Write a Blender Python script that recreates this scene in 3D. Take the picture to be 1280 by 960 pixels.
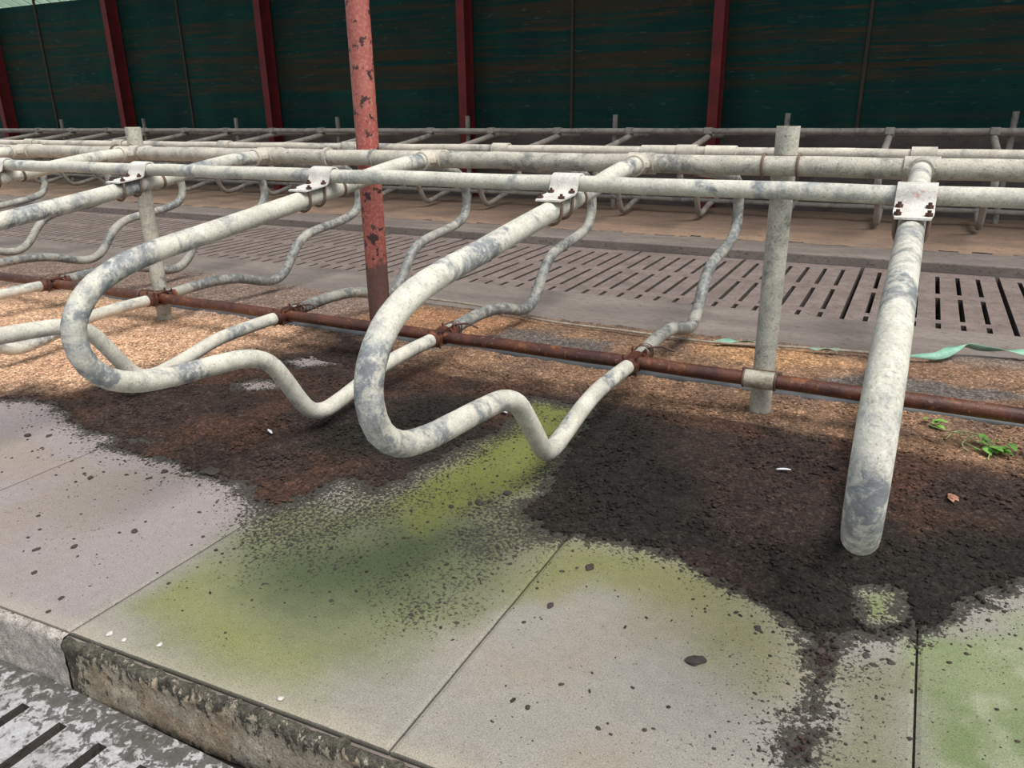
import bpy, bmesh, math, random
import numpy as np
from mathutils import Vector, Matrix
random.seed(7)
SC = bpy.context.scene
for o in list(bpy.data.objects): bpy.data.objects.remove(o)
C = bpy.data.collections.new('barn'); SC.collection.children.link(C)
V = Vector
PI = math.pi

# ---------------------------------------------------------------- camera, sky, sun, exposure
cam = bpy.data.objects.new('camera', bpy.data.cameras.new('camera')); C.objects.link(cam)
RM = ((0.89004, 0.14268, -0.43298), (0.45567, -0.30723, 0.83545), (-0.01383, -0.94088, -0.33846))  # world <- (right, down, forward)
cam.matrix_world = Matrix(((RM[0][0], -RM[0][1], -RM[0][2], 0.0),
                           (RM[1][0], -RM[1][1], -RM[1][2], 0.0),
                           (RM[2][0], -RM[2][1], -RM[2][2], 1.4),
                           (0, 0, 0, 1)))
cam.data.sensor_width = 36; cam.data.lens = 36 * 968.07 / 1280
cam.data.clip_start = 0.02; cam.data.clip_end = 300
SC.camera = cam
w = bpy.data.worlds.new('sky'); SC.world = w; w.use_nodes = True
bgn = w.node_tree.nodes['Background']
bgn.inputs[0].default_value = (0.80, 0.90, 1.0, 1); bgn.inputs[1].default_value = 0.60
sl = bpy.data.lights.new('sun', 'SUN'); sl.energy = 4.3; sl.angle = math.radians(38); sl.color = (1.0, 0.97, 0.93)
sun = bpy.data.objects.new('sun', sl); C.objects.link(sun)
sun.rotation_euler = V((-0.55, 0.20, -1.0)).to_track_quat('-Z', 'Y').to_euler()
SC.view_settings.view_transform = 'Standard'; SC.view_settings.look = 'None'
SC.view_settings.gamma = 1.0; SC.view_settings.use_curve_mapping = False
SC.view_settings.exposure = 0.0

# ---------------------------------------------------------------- helpers
def tag(o, label=None, cat=None, group=None, kind=None):
    if label: o['label'] = label
    if cat: o['category'] = cat
    if group: o['group'] = group
    if kind: o['kind'] = kind
    return o
def empty(name, loc, label, cat, group=None, rz=0):
    o = bpy.data.objects.new(name, None); C.objects.link(o); o.location = loc; o.rotation_euler = (0, 0, rz)
    o.empty_display_size = 0.05
    return tag(o, label, cat, group)
def obj(name, bm, mat, parent=None, smooth=True):
    me = bpy.data.meshes.new(name)
    bmesh.ops.recalc_face_normals(bm, faces=bm.faces)
    bm.to_mesh(me); bm.free()
    if smooth:
        me.polygons.foreach_set('use_smooth', [True] * len(me.polygons))
        me.set_sharp_from_angle(angle=math.radians(40))
    if mat: me.materials.append(mat)
    o = bpy.data.objects.new(name, me); C.objects.link(o)
    if parent: o.parent = parent
    return o
def npobj(name, co, faces, mat, parent=None, col=None, smooth=True, muck=None):
    me = bpy.data.meshes.new(name)
    me.from_pydata(co.tolist() if hasattr(co, 'tolist') else co, [], faces.tolist() if hasattr(faces, 'tolist') else faces)
    me.update()
    if smooth: me.polygons.foreach_set('use_smooth', [True] * len(me.polygons))
    if col is not None:
        a = me.color_attributes.new('Col', 'FLOAT_COLOR', 'POINT')
        c4 = np.ones((len(col), 4), dtype=np.float32); c4[:, :3] = col
        a.data.foreach_set('color', c4.ravel())
    if muck is not None:
        a = me.attributes.new('Muck', 'FLOAT', 'POINT'); a.data.foreach_set('value', np.asarray(muck, dtype=np.float32))
    me.materials.append(mat)
    o = bpy.data.objects.new(name, me); C.objects.link(o)
    if parent: o.parent = parent
    return o
def box(bm, x0, x1, y0, y1, z0, z1, bev=0.0):
    r = bmesh.ops.create_cube(bm, size=1.0)
    for v in r['verts']:
        v.co = V(((x0 + x1) / 2 + v.co.x * (x1 - x0), (y0 + y1) / 2 + v.co.y * (y1 - y0), (z0 + z1) / 2 + v.co.z * (z1 - z0)))
    if bev:
        es = list({e for v in r['verts'] for e in v.link_edges})
        bmesh.ops.bevel(bm, geom=es, offset=bev, segments=2, affect='EDGES', profile=0.6)
    return r['verts']
def catmull(P, step=0.03):
    P = [V(p) for p in P]; out = []
    for i in range(len(P) - 1):
        p0 = P[i - 1] if i else P[0] * 2 - P[1]; p1 = P[i]; p2 = P[i + 1]
        p3 = P[i + 2] if i + 2 < len(P) else P[-1] * 2 - P[-2]
        n = max(2, int((p2 - p1).length / step))
        d1 = max((p1 - p0).length, 1e-6) ** .5; d2 = max((p2 - p1).length, 1e-6) ** .5; d3 = max((p3 - p2).length, 1e-6) ** .5
        m1 = ((p1 - p0) / d1 - (p2 - p0) / (d1 + d2) + (p2 - p1) / d2) * d2
        m2 = ((p2 - p1) / d2 - (p3 - p1) / (d2 + d3) + (p3 - p2) / d3) * d2
        for k in range(n):
            t = k / n; t2 = t * t; t3 = t2 * t
            out.append(p1 * (2 * t3 - 3 * t2 + 1) + m1 * (t3 - 2 * t2 + t) + p2 * (-2 * t3 + 3 * t2) + m2 * (t3 - t2))
    out.append(P[-1]); return out
def tube(bm, pts, r, seg=18, caps=True, rfun=None):
    pts = [V(p) for p in pts]; n = len(pts); rings = []
    T = []
    for i in range(n):
        t = (pts[min(i + 1, n - 1)] - pts[max(i - 1, 0)]); T.append(t.normalized())
    up = V((0, 0, 1)) if abs(T[0].z) < 0.9 else V((1, 0, 0))
    nrm = (up - T[0] * up.dot(T[0])).normalized()
    for i in range(n):
        if i:
            nrm = (nrm - T[i] * nrm.dot(T[i])).normalized()
        b = T[i].cross(nrm); rr = rfun(i / (n - 1)) * r if rfun else r
        rings.append([bm.verts.new(pts[i] + (nrm * math.cos(a) + b * math.sin(a)) * rr) for a in [2 * PI * k / seg for k in range(seg)]])
    for i in range(n - 1):
        for k in range(seg):
            bm.faces.new((rings[i][k], rings[i][(k + 1) % seg], rings[i + 1][(k + 1) % seg], rings[i + 1][k]))
    if caps: bm.faces.new(rings[0][::-1]); bm.faces.new(rings[-1])
    return rings
def hollow_tube(bm, p0, p1, r0, r1, seg=24):
    """ring / sleeve: outer r1, inner r0"""
    p0 = V(p0); p1 = V(p1); t = (p1 - p0).normalized()
    up = V((0, 0, 1)) if abs(t.z) < 0.9 else V((1, 0, 0))
    a = (up - t * up.dot(t)).normalized(); b = t.cross(a)
    R = []
    for p, r in ((p0, r0), (p0, r1), (p1, r1), (p1, r0)):
        R.append([bm.verts.new(p + (a * math.cos(2 * PI * k / seg) + b * math.sin(2 * PI * k / seg)) * r) for k in range(seg)])
    for j in range(4):
        A = R[j]; B = R[(j + 1) % 4]
        for k in range(seg): bm.faces.new((A[k], A[(k + 1) % seg], B[(k + 1) % seg], B[k]))

# numpy value noise
def _h(ix, iy, s):
    n = (ix * 374761393 + iy * 668265263 + s * 1442695041) & 0x7fffffff
    n = ((n ^ (n >> 13)) * 1274126177) & 0x7fffffff
    return ((n ^ (n >> 16)) & 0xffff) / 65535.0
def vn(x, y, s=0):
    x = np.asarray(x, float); y = np.asarray(y, float)
    ix = np.floor(x).astype(np.int64); iy = np.floor(y).astype(np.int64); fx = x - ix; fy = y - iy
    fx = fx * fx * (3 - 2 * fx); fy = fy * fy * (3 - 2 * fy)
    a = _h(ix, iy, s); b = _h(ix + 1, iy, s); c = _h(ix, iy + 1, s); d = _h(ix + 1, iy + 1, s)
    return (a * (1 - fx) + b * fx) * (1 - fy) + (c * (1 - fx) + d * fx) * fy
def fbm(x, y, f, o=4, s=0):
    t = 0; A = 1; S = 0
    for k in range(o):
        t = t + A * vn(x * f, y * f, s + k * 17); S += A; A *= .55; f *= 2.03
    return t / S * 2 - 1
def sd(poly, x, y):
    P = np.array(poly, float); n = len(P); dmin = np.full(x.shape, 1e9); ins = np.zeros(x.shape, bool)
    for i in range(n):
        ax, ay = P[i]; bx, by = P[(i + 1) % n]; ex, ey = bx - ax, by - ay
        px = x - ax; py = y - ay; t = np.clip((px * ex + py * ey) / (ex * ex + ey * ey + 1e-12), 0, 1)
        dmin = np.minimum(dmin, (px - ex * t) ** 2 + (py - ey * t) ** 2)
        c = ((ay > y) != (by > y)) & (x < (bx - ax) * (y - ay) / ((by - ay) if abs(by - ay) > 1e-12 else 1e-12) + ax); ins ^= c
    d = np.sqrt(dmin); return np.where(ins, -d, d)
def sm(a, b, v):
    t = np.clip((v - a) / (b - a), 0, 1); return t * t * (3 - 2 * t)

def blend(col, c, a):
    return col * (1 - a)[:, None] + np.array(c) * a[:, None]

# ---------------------------------------------------------------- materials
class NT:
    def __init__(s, name):
        m = bpy.data.materials.new(name); m.use_nodes = True; s.m = m; s.t = m.node_tree; s.n = s.t.nodes
        s.b = s.n['Principled BSDF']; s.tc = s.n.new('ShaderNodeTexCoord'); s.oi = None
    def N(s, k, **kw):
        q = s.n.new(k)
        for a, b in kw.items(): setattr(q, a, b)
        return q
    def L(s, a, b): s.t.links.new(a, b)
    def coords(s, scale=(1, 1, 1), obj_random=False):
        mp = s.N('ShaderNodeMapping'); mp.inputs['Scale'].default_value = scale; s.L(s.tc.outputs['Object'], mp.inputs['Vector'])
        if obj_random:
            oi = s.N('ShaderNodeObjectInfo'); mu = s.N('ShaderNodeVectorMath', operation='SCALE')
            mu.inputs[0].default_value = (31, 17, 11); s.L(oi.outputs['Random'], mu.inputs['Scale'])
            ad = s.N('ShaderNodeVectorMath', operation='ADD'); s.L(mp.outputs[0], ad.inputs[0]); s.L(mu.outputs[0], ad.inputs[1])
            return ad.outputs[0]
        return mp.outputs[0]
    def noise(s, vec, scale, detail=4, rough=.6, dist=0):
        q = s.N('ShaderNodeTexNoise'); s.L(vec, q.inputs['Vector']); q.inputs['Scale'].default_value = scale
        q.inputs['Detail'].default_value = detail; q.inputs['Roughness'].default_value = rough; q.inputs['Distortion'].default_value = dist
        return q.outputs['Fac']
    def ramp(s, fac, stops):
        q = s.N('ShaderNodeValToRGB'); s.L(fac, q.inputs[0]); e = q.color_ramp.elements
        while len(e) < len(stops): e.new(.5)
        for k, (p, c) in enumerate(stops):
            e[k].position = p; e[k].color = (c, c, c, 1) if isinstance(c, (int, float)) else (*c, 1)
        return q.outputs['Color']
    def mix(s, fac, a, b, mode='MIX'):
        q = s.N('ShaderNodeMix', data_type='RGBA', blend_type=mode)
        for sock, v in ((q.inputs['Factor'], fac), (q.inputs['A'], a), (q.inputs['B'], b)):
            if isinstance(v, (int, float)): sock.default_value = v
            elif isinstance(v, tuple): sock.default_value = (*v, 1)
            else: s.L(v, sock)
        return q.outputs['Result']
    def bump(s, h, strength=.3, dist=.01):
        q = s.N('ShaderNodeBump'); s.L(h, q.inputs['Height']); q.inputs['Strength'].default_value = strength; q.inputs['Distance'].default_value = dist
        s.L(q.outputs[0], s.b.inputs['Normal'])
    def out(s, col, rough=.7, metal=0.0):
        if isinstance(col, tuple): s.b.inputs['Base Color'].default_value = (*col, 1)
        else: s.L(col, s.b.inputs['Base Color'])
        if isinstance(rough, (int, float)): s.b.inputs['Roughness'].default_value = rough
        else: s.L(rough, s.b.inputs['Roughness'])
        s.b.inputs['Metallic'].default_value = metal
        return s.m

def mat_galv(name, pale, metal, dirt, rust=0.0, dark=0.0, metal_lo=.50, rust_col=(.30, .10, .03), grime=.40, spec=1.0, speck=.6, worn=0):
    t = NT(name); v = t.coords(obj_random=True)
    n1 = t.noise(v, 3.4, 6, .66, .8); n2 = t.noise(v, 34, 6, .75, .3); n3 = t.noise(v, 130, 3, .7); n4 = t.noise(v, 8, 5, .65, .5); n6 = t.noise(v, 17, 5, .7, .6)
    c = t.mix(t.ramp(n4, [(.32, 0.0), (.66, 1.0)]), pale, tuple(a * .66 for a in pale))
    c = t.mix(t.ramp(n6, [(.50, 0.0), (.62, grime)]), c, tuple(a * .45 + b * .3 for a, b in zip(pale, metal)))
    c = t.mix(t.ramp(n3, [(.30, .5), (.45, 0.0)]), c, tuple(min(1, a * 1.25) for a in pale))
    if worn:
        sx = t.N('ShaderNodeSeparateXYZ'); t.L(t.tc.outputs['Object'], sx.inputs[0])
        mr = t.N('ShaderNodeMapRange'); t.L(sx.outputs['Y'], mr.inputs[0]); mr.inputs[1].default_value = .15; mr.inputs[2].default_value = -.45; mr.inputs[3].default_value = 0; mr.inputs[4].default_value = worn
        ad = t.N('ShaderNodeMath', operation='ADD'); t.L(n1, ad.inputs[0]); t.L(mr.outputs[0], ad.inputs[1]); n1 = ad.outputs[0]
    m1 = t.ramp(n1, [(metal_lo, 0.0), (metal_lo + .09, 1.0)])
    m1b = t.mix(1.0, m1, t.ramp(n2, [(.40, .15), (.52, .9)]), 'MULTIPLY')
    mc = t.mix(t.ramp(n6, [(.4, 0.0), (.62, 1.0)]), metal, tuple(a * .55 for a in metal))
    c = t.mix(m1b, c, mc)
    c = t.mix(t.ramp(n3, [(.57, 0.0), (.69, speck)]), c, dirt)
    c = t.mix(t.ramp(n2, [(.61, 0.0), (.70, speck)]), c, dirt)
    if rust:
        n5 = t.noise(v, 6.5, 6, .7, .4)
        c = t.mix(t.ramp(n5, [(1 - rust, 0.0), (1 - rust + .05, 1.0)]), c, rust_col)
    t.bump(t.mix(.5, n2, n3), .6, .005)
    t.b.inputs['Specular IOR Level'].default_value = .5 * spec
    return t.out(c, t.ramp(m1b, [(0, .75), (1, .38)]))
M = {}
M['galv'] = mat_galv('limewashed_galvanised_pipe', (.70, .665, .56), (.25, .275, .30), (.20, .17, .13), metal_lo=.53)
M['galv2'] = mat_galv('pale_crusted_pipe', (.64, .58, .48), (.26, .26, .25), (.16, .12, .09), metal_lo=.55)
M['nearloop'] = mat_galv('worn_limewashed_loop', (.70, .665, .56), (.22, .245, .27), (.20, .17, .13), metal_lo=.52, worn=.055, speck=.7)
M['farloop'] = mat_galv('dull_grey_loop_pipe', (.44, .42, .36), (.16, .175, .18), (.12, .10, .08), metal_lo=.44, speck=.8)
M['ridge'] = mat_galv('lichen_speckled_pipe', (.62, .57, .47), (.28, .28, .26), (.11, .09, .065), metal_lo=.52, grime=.7, speck=.8)
M['far'] = mat_galv('dusty_far_pipe', (.42, .38, .33), (.24, .22, .20), (.14, .11, .09), spec=.4)
M['lower'] = mat_galv('rust_flecked_pipe_end', (.55, .50, .40), (.34, .28, .2), (.2, .13, .08), rust=.42)
M['post'] = mat_galv('mottled_grey_post', (.62, .59, .49), (.32, .32, .28), (.09, .08, .06), metal_lo=.50, grime=.7, spec=.4, speck=.9)
M['plate'] = mat_galv('pale_clamp_plate', (.74, .70, .64), (.5, .48, .44), (.35, .25, .18), rust=.36, metal_lo=.6, rust_col=(.45, .22, .12), grime=.25)
M['ubolt'] = mat_galv('brown_u_bolt', (.20, .13, .09), (.12, .08, .06), (.08, .04, .03))
M['bolt'] = mat_galv('rusty_bolt', (.09, .035, .022), (.05, .02, .015), (.03, .015, .01))
def mat_rust(name):
    t = NT(name); v = t.coords(obj_random=True)
    n1 = t.noise(v, 5, 6, .7, .5); n2 = t.noise(v, 45, 5, .75); n3 = t.noise(v, 14, 5, .7)
    c = t.mix(t.ramp(n1, [(.42, 0.0), (.58, 1.0)]), (.065, .025, .02), (.13, .045, .024))
    c = t.mix(t.ramp(n3, [(.58, 0.0), (.65, .9)]), c, (.28, .10, .035))
    c = t.mix(t.ramp(n2, [(.60, 0.0), (.70, .9)]), c, (.42, .26, .15))
    t.bump(n2, .6, .006)
    return t.out(c, .38)
M['rust'] = mat_rust('rusted_steel_pipe')
def mat_redpost():
    t = NT('flaking_red_paint'); v = t.coords(obj_random=True)
    n1 = t.noise(v, 16, 5, .65, .3); n2 = t.noise(v, 60, 4, .7); n3 = t.noise(v, 4, 4, .6)
    c = t.mix(t.ramp(n3, [(.35, 0.0), (.65, 1.0)]), (.34, .065, .050), (.42, .13, .10))
    c = t.mix(t.ramp(n2, [(.5, 0.0), (.64, .7)]), c, (.50, .24, .19))
    c = t.mix(t.ramp(n2, [(.30, .6), (.42, 0.0)]), c, (.22, .04, .04))
    c = t.mix(t.ramp(n1, [(.57, 0.0), (.60, 1.0)]), c, (.05, .022, .02))
    # the paint has worn off below knee to hip height
    sx = t.N('ShaderNodeSeparateXYZ'); t.L(t.tc.outputs['Object'], sx.inputs[0])
    ma = t.N('ShaderNodeMath', operation='MULTIPLY_ADD'); t.L(n1, ma.inputs[0]); ma.inputs[1].default_value = .5; t.L(sx.outputs['Z'], ma.inputs[2])
    c = t.mix(t.ramp(ma.outputs[0], [(.80, 1.0), (.84, 0.0)]), c, t.mix(t.ramp(n2, [(.4, 0.0), (.7, 1.0)]), (.12, .055, .045), (.17, .09, .07)))
    t.bump(n1, .5, .004)
    return t.out(c, .55)
M['redpost'] = mat_redpost()
def mat_vcol(name, rough=.9, bump=.5, bd=.006, fine=240, fa=.3, mid=40, ma=.12, sp=95, sp_lo=.60, speck=.7, dark=(.03, .025, .02), light=(.5, .45, .38), lf=.3, cell=0, ca=.5, muck=0, mst=(1, 1, 1), mcol=(.028, .025, .020)):
    t = NT(name); v = t.coords()
    a = t.N('ShaderNodeVertexColor', layer_name='Col'); c = a.outputs['Color']
    nf = t.noise(v, fine, 3, .75); nm = t.noise(v, mid, 5, .7); ns = t.noise(v, sp, 4, .75)
    c = t.mix(1.0, c, t.ramp(nf, [(.32, 1 - fa), (.5, 1.0), (.68, 1 + fa)]), 'MULTIPLY')
    c = t.mix(1.0, c, t.ramp(nm, [(.32, 1 - ma), (.68, 1 + ma)]), 'MULTIPLY')
    h = t.mix(.5, nf, ns)
    if cell:
        vo = t.N('ShaderNodeTexVoronoi'); t.L(v, vo.inputs['Vector']); vo.inputs['Scale'].default_value = cell; vo.inputs['Randomness'].default_value = 1
        g = t.N('ShaderNodeSeparateColor'); t.L(vo.outputs['Color'], g.inputs[0])
        c = t.mix(1.0, c, t.ramp(g.outputs['Red'], [(0, 1 - ca), (.6, 1.0), (.9, 1 + ca), (1, 1 + ca * 2.2)]), 'MULTIPLY')
        h = t.mix(.5, h, g.outputs['Green'])
    c = t.mix(t.ramp(ns, [(sp_lo, 0.0), (sp_lo + .05, speck)]), c, dark)
    c = t.mix(t.ramp(nf, [(.66, 0.0), (.72, lf)]), c, light)
    if muck:
        at = t.N('ShaderNodeAttribute', attribute_name='Muck'); nk = t.noise(t.coords(mst), muck, 5, .7)
        ma_ = t.N('ShaderNodeMath', operation='MULTIPLY_ADD'); t.L(nk, ma_.inputs[0]); ma_.inputs[1].default_value = 3.2; ma_.inputs[2].default_value = -1.6 - .5
        ad = t.N('ShaderNodeMath', operation='ADD'); t.L(ma_.outputs[0], ad.inputs[0]); t.L(at.outputs['Fac'], ad.inputs[1])
        k = t.ramp(ad.outputs[0], [(0.0, 0.0), (.16, .95)])
        mc = t.mix(t.ramp(t.noise(v, 55, 4, .7), [(.38, 0.0), (.62, 1.0)]), tuple(a * .6 for a in mcol), tuple(a * 1.9 for a in mcol))
        mc = t.mix(1.0, mc, t.ramp(nf, [(.35, .5), (.65, 1.6)]), 'MULTIPLY')
        c = t.mix(k, c, mc); h = t.mix(.5, h, nk)
    t.bump(h, bump, bd)
    t.b.inputs['Specular IOR Level'].default_value = .3
    return t.out(c, rough)
M['mat'] = mat_vcol('stained_rubber_mat', rough=.85, bump=.4, bd=.003, fine=230, fa=.30, mid=30, ma=.07, sp=150, sp_lo=.60, speck=.7, lf=.35, light=(.6, .58, .5), muck=75)
M['bedding'] = mat_vcol('loose_bedding', rough=.95, bump=1.0, bd=.012, fine=200, fa=.4, mid=35, ma=.3, sp=60, sp_lo=.58, speck=.7, dark=(.016, .012, .010), lf=.14, light=(.42, .30, .2), cell=110, ca=.5)
M['crumb'] = mat_vcol('dry_crumbs', rough=.95, bump=.3, fa=.2, ma=.1, speck=.0, lf=.0)
M['kerb'] = mat_vcol('muck_stained_kerb', rough=.85, bump=1.0, bd=.012, fine=160, fa=.4, mid=22, ma=.35, sp=50, sp_lo=.60, speck=.6, lf=.4, light=(.6, .56, .46), muck=38, mst=(1.3, 1, .55), mcol=(.045, .042, .032))
def mat_concrete(name, a, b, d, s=3, stretch=(1, 1, 1), rough=.85, spots=.6, mucky=None):
    t = NT(name); v = t.coords(stretch, obj_random=True)
    n1 = t.noise(v, s, 6, .65, .3); n2 = t.noise(v, 30, 5, .7); n3 = t.noise(v, 110, 3, .7)
    c = t.mix(t.ramp(n1, [(.38, 0.0), (.62, 1.0)]), a, b)
    c = t.mix(t.ramp(n2, [(spots - .05, 0.0), (spots + .05, .85)]), c, d)
    if mucky is not None:      # muck gathers along the foot of the kerb
        sx = t.N('ShaderNodeSeparateXYZ'); t.L(t.tc.outputs['Object'], sx.inputs[0])
        mr = t.N('ShaderNodeMapRange'); t.L(sx.outputs['Y'], mr.inputs[0]); mr.inputs[1].default_value = mucky; mr.inputs[2].default_value = mucky + .30; mr.inputs[3].default_value = -.08; mr.inputs[4].default_value = .20
        ad = t.N('ShaderNodeMath', operation='ADD'); t.L(t.noise(t.coords(), 26, 5, .7, .4), ad.inputs[0]); t.L(mr.outputs[0], ad.inputs[1])
        c = t.mix(t.ramp(ad.outputs[0], [(.54, 0.0), (.60, .9)]), c, (.06, .055, .045))
    c = t.mix(1.0, c, t.ramp(n3, [(.3, .8), (.7, 1.2)]), 'MULTIPLY')
    t.bump(t.mix(.5, n2, n3), .4, .006)
    return t.out(c, rough)
M['slab'] = mat_concrete('worn_concrete', (.165, .135, .118), (.235, .195, .17), (.09, .065, .055), s=2.5, stretch=(.5, 1.6, 1))
M['slat'] = mat_concrete('muck_stained_slat', (.155, .118, .102), (.22, .17, .15), (.075, .052, .045), s=5, stretch=(1, 1, 1))
M['slat_near'] = mat_concrete('wet_near_slat', (.46, .45, .46), (.30, .28, .27), (.07, .065, .055), s=4, rough=.6, spots=.58, mucky=.78)
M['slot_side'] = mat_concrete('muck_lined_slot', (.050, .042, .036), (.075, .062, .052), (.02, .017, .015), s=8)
M['dado'] = mat_concrete('grimy_concrete_dado', (.095, .075, .066), (.15, .125, .11), (.22, .20, .18), s=4, stretch=(.5, 1, 1.5), spots=.64)
M['farbed'] = mat_concrete('far_sawdust', (.33, .215, .145), (.23, .16, .12), (.11, .075, .055), s=2.2, stretch=(.35, 1.6, 1), rough=.95)
M['pit'] = mat_concrete('pit', (.02, .018, .016), (.03, .027, .024), (.01, .01, .01))
def mat_wall():
    t = NT('green_sheet_wall'); v = t.coords((.045, 1, 2.0)); v2 = t.coords((.5, 1, 2.4)); v3 = t.coords((1, 1, .7)); v4 = t.coords((.05, 1, 1.2))
    n1 = t.noise(v, 4.6, 6, .72, .15); n2 = t.noise(v2, 9, 4, .75); n3 = t.noise(v3, 1.3, 4, .6); n4 = t.noise(v4, 13, 5, .75)
    c = t.mix(t.ramp(n3, [(.35, 0.0), (.65, 1.0)]), (.006, .038, .036), (.008, .058, .044))
    sx = t.N('ShaderNodeSeparateXYZ'); t.L(t.tc.outputs['Object'], sx.inputs[0])
    mr = t.N('ShaderNodeMapRange'); t.L(sx.outputs['Z'], mr.inputs[0]); mr.inputs[1].default_value = 1.2; mr.inputs[2].default_value = 3.4
    band = t.ramp(mr.outputs[0], [(.08, .25), (.28, 1.0), (.72, 1.0), (.95, .35)])
    c = t.mix(t.mix(1.0, t.ramp(n1, [(.46, 0.0), (.60, .9)]), band, 'MULTIPLY'), c, (.055, .038, .022))
    c = t.mix(t.mix(1.0, t.ramp(n4, [(.55, 0.0), (.62, .75)]), band, 'MULTIPLY'), c, (.085, .046, .022))
    c = t.mix(t.ramp(n2, [(.62, 0.0), (.69, .30)]), c, (.16, .19, .16))
    c = t.mix(t.ramp(n2, [(.28, .6), (.36, 0.0)]), c, (.003, .012, .014))
    t.bump(n1, .2, .01); t.b.inputs['Specular IOR Level'].default_value = .12
    return t.out(c, .8)
M['wall'] = mat_wall()
M['batten'] = mat_concrete('batten', (.045, .035, .022), (.075, .05, .03), (.02, .03, .02))
def mat_plain(name, a, b, s=8, rough=.6, st=(1, 1, 1)):
    t = NT(name); v = t.coords(st, obj_random=True); n = t.noise(v, s, 4, .6)
    return t.out(t.mix(t.ramp(n, [(.35, 0.0), (.65, 1.0)]), a, b), rough)
M['column'] = mat_plain('dark_red_column', (.21, .016, .016), (.13, .012, .014), 4, .7)
M['strip_grey'] = mat_plain('dark_grey_strip', (.06, .065, .07), (.10, .105, .11), 10, .5)
M['green_strip'] = mat_plain('torn_green_webbing', (.20, .42, .30), (.30, .50, .38), 25, .6)
M['cord'] = mat_plain('muddy_cord', (.42, .38, .30), (.25, .20, .15), 20, .8)
M['leaf'] = mat_plain('fresh_leaf', (.14, .34, .05), (.24, .48, .10), 30, .5)
M['stem'] = mat_plain('pale_stem', (.40, .46, .22), (.30, .38, .15), 20, .6)
M['deadleaf'] = mat_plain('dead_leaf', (.40, .20, .13), (.30, .14, .09), 30, .7)
M['feather'] = mat_plain('white_feather', (.75, .78, .80), (.6, .62, .66), 30, .7)
M['pebble'] = mat_plain('pale_pebble', (.62, .60, .56), (.45, .43, .40), 60, .7)
M['clod'] = mat_plain('dark_muck', (.035, .027, .024), (.06, .045, .038), 80, .9)
M['zip'] = mat_plain('rusty_wire_tie', (.08, .04, .035), (.14, .07, .05), 60, .6)
def mat_roof(name, col, trans):
    t = NT(name); v = t.coords(); n = t.noise(v, 3, 4, .6)
    wv = t.N('ShaderNodeTexWave', wave_type='BANDS', bands_direction='X'); t.L(v, wv.inputs['Vector']); wv.inputs['Scale'].default_value = 2 * PI / .33 / (2 * PI) * .314 * 1.0
    c = t.mix(t.ramp(n, [(.3, 0.0), (.7, .4)]), col, tuple(a * .7 for a in col))
    c = t.mix(t.ramp(wv.outputs['Fac'], [(.45, 0.0), (.6, 1.0)]), c, tuple(a * .22 for a in col))
    t.out(c, .6)
    if trans:
        tr = t.N('ShaderNodeBsdfTranslucent'); t.L(c, tr.inputs['Color']); ms = t.N('ShaderNodeMixShader'); ms.inputs[0].default_value = trans
        t.L(t.b.outputs[0], ms.inputs[1]); t.L(tr.outputs[0], ms.inputs[2]); t.L(ms.outputs[0], t.n['Material Output'].inputs['Surface'])
    return t.m
M['roof_t'] = mat_roof('translucent_roof_sheet', (.82, .95, .80), .8)
M['roof'] = mat_roof('grey_roof_sheet', (.12, .12, .12), 0)

# ---------------------------------------------------------------- setting
XL, XR = -22.0, 6.0
def kerbY(x): return 1.03 + .045 * (np.clip(x, -6, 2) + 2.0)
# bed slab under the near double row
bm = bmesh.new()
f = [(-22, float(kerbY(-22)) + .02), (-6, float(kerbY(-6)) + .02), (2, float(kerbY(2)) + .02), (XR, float(kerbY(2)) + .02), (XR, 5.64), (-22, 5.64)]
top = [bm.verts.new((x, y, -.018)) for x, y in f]; bot = [bm.verts.new((x, y, -.6)) for x, y in f]
bm.faces.new(top); bm.faces.new(bot[::-1])
for i in range(6): bm.faces.new((top[i], top[(i + 1) % 6], bot[(i + 1) % 6], bot[i]))
tag(obj('bed_slab', bm, M['slab'], smooth=False), 'raised concrete bed slab under the near double row of cubicles', kind='structure')
bm = bmesh.new(); box(bm, XL, XR, 8.42, 12.2, -.6, -.075, .012)
tag(obj('far_bed_slab', bm, M['slab'], smooth=False), 'raised concrete bed slab along the green wall', kind='structure')
bm = bmesh.new(); box(bm, XL, XR, -3, 12.2, -1.1, -.9)
tag(obj('pit_floor', bm, M['pit'], smooth=False), 'dark slurry pit below the slats', kind='structure')
bm = bmesh.new(); box(bm, XL, XR, 11.62, 11.70, 1.0, 3.56)
tag(obj('wall_back', bm, M['wall'], smooth=False), 'dark green sheeted back wall with rusty horizontal streaks', kind='structure')
bm = bmesh.new(); box(bm, XL, XR, 11.58, 11.72, -.1, 1.02)
tag(obj('wall_back_dado', bm, M['dado'], smooth=False), 'low grimy concrete wall under the green sheeting', kind='structure')
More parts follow.
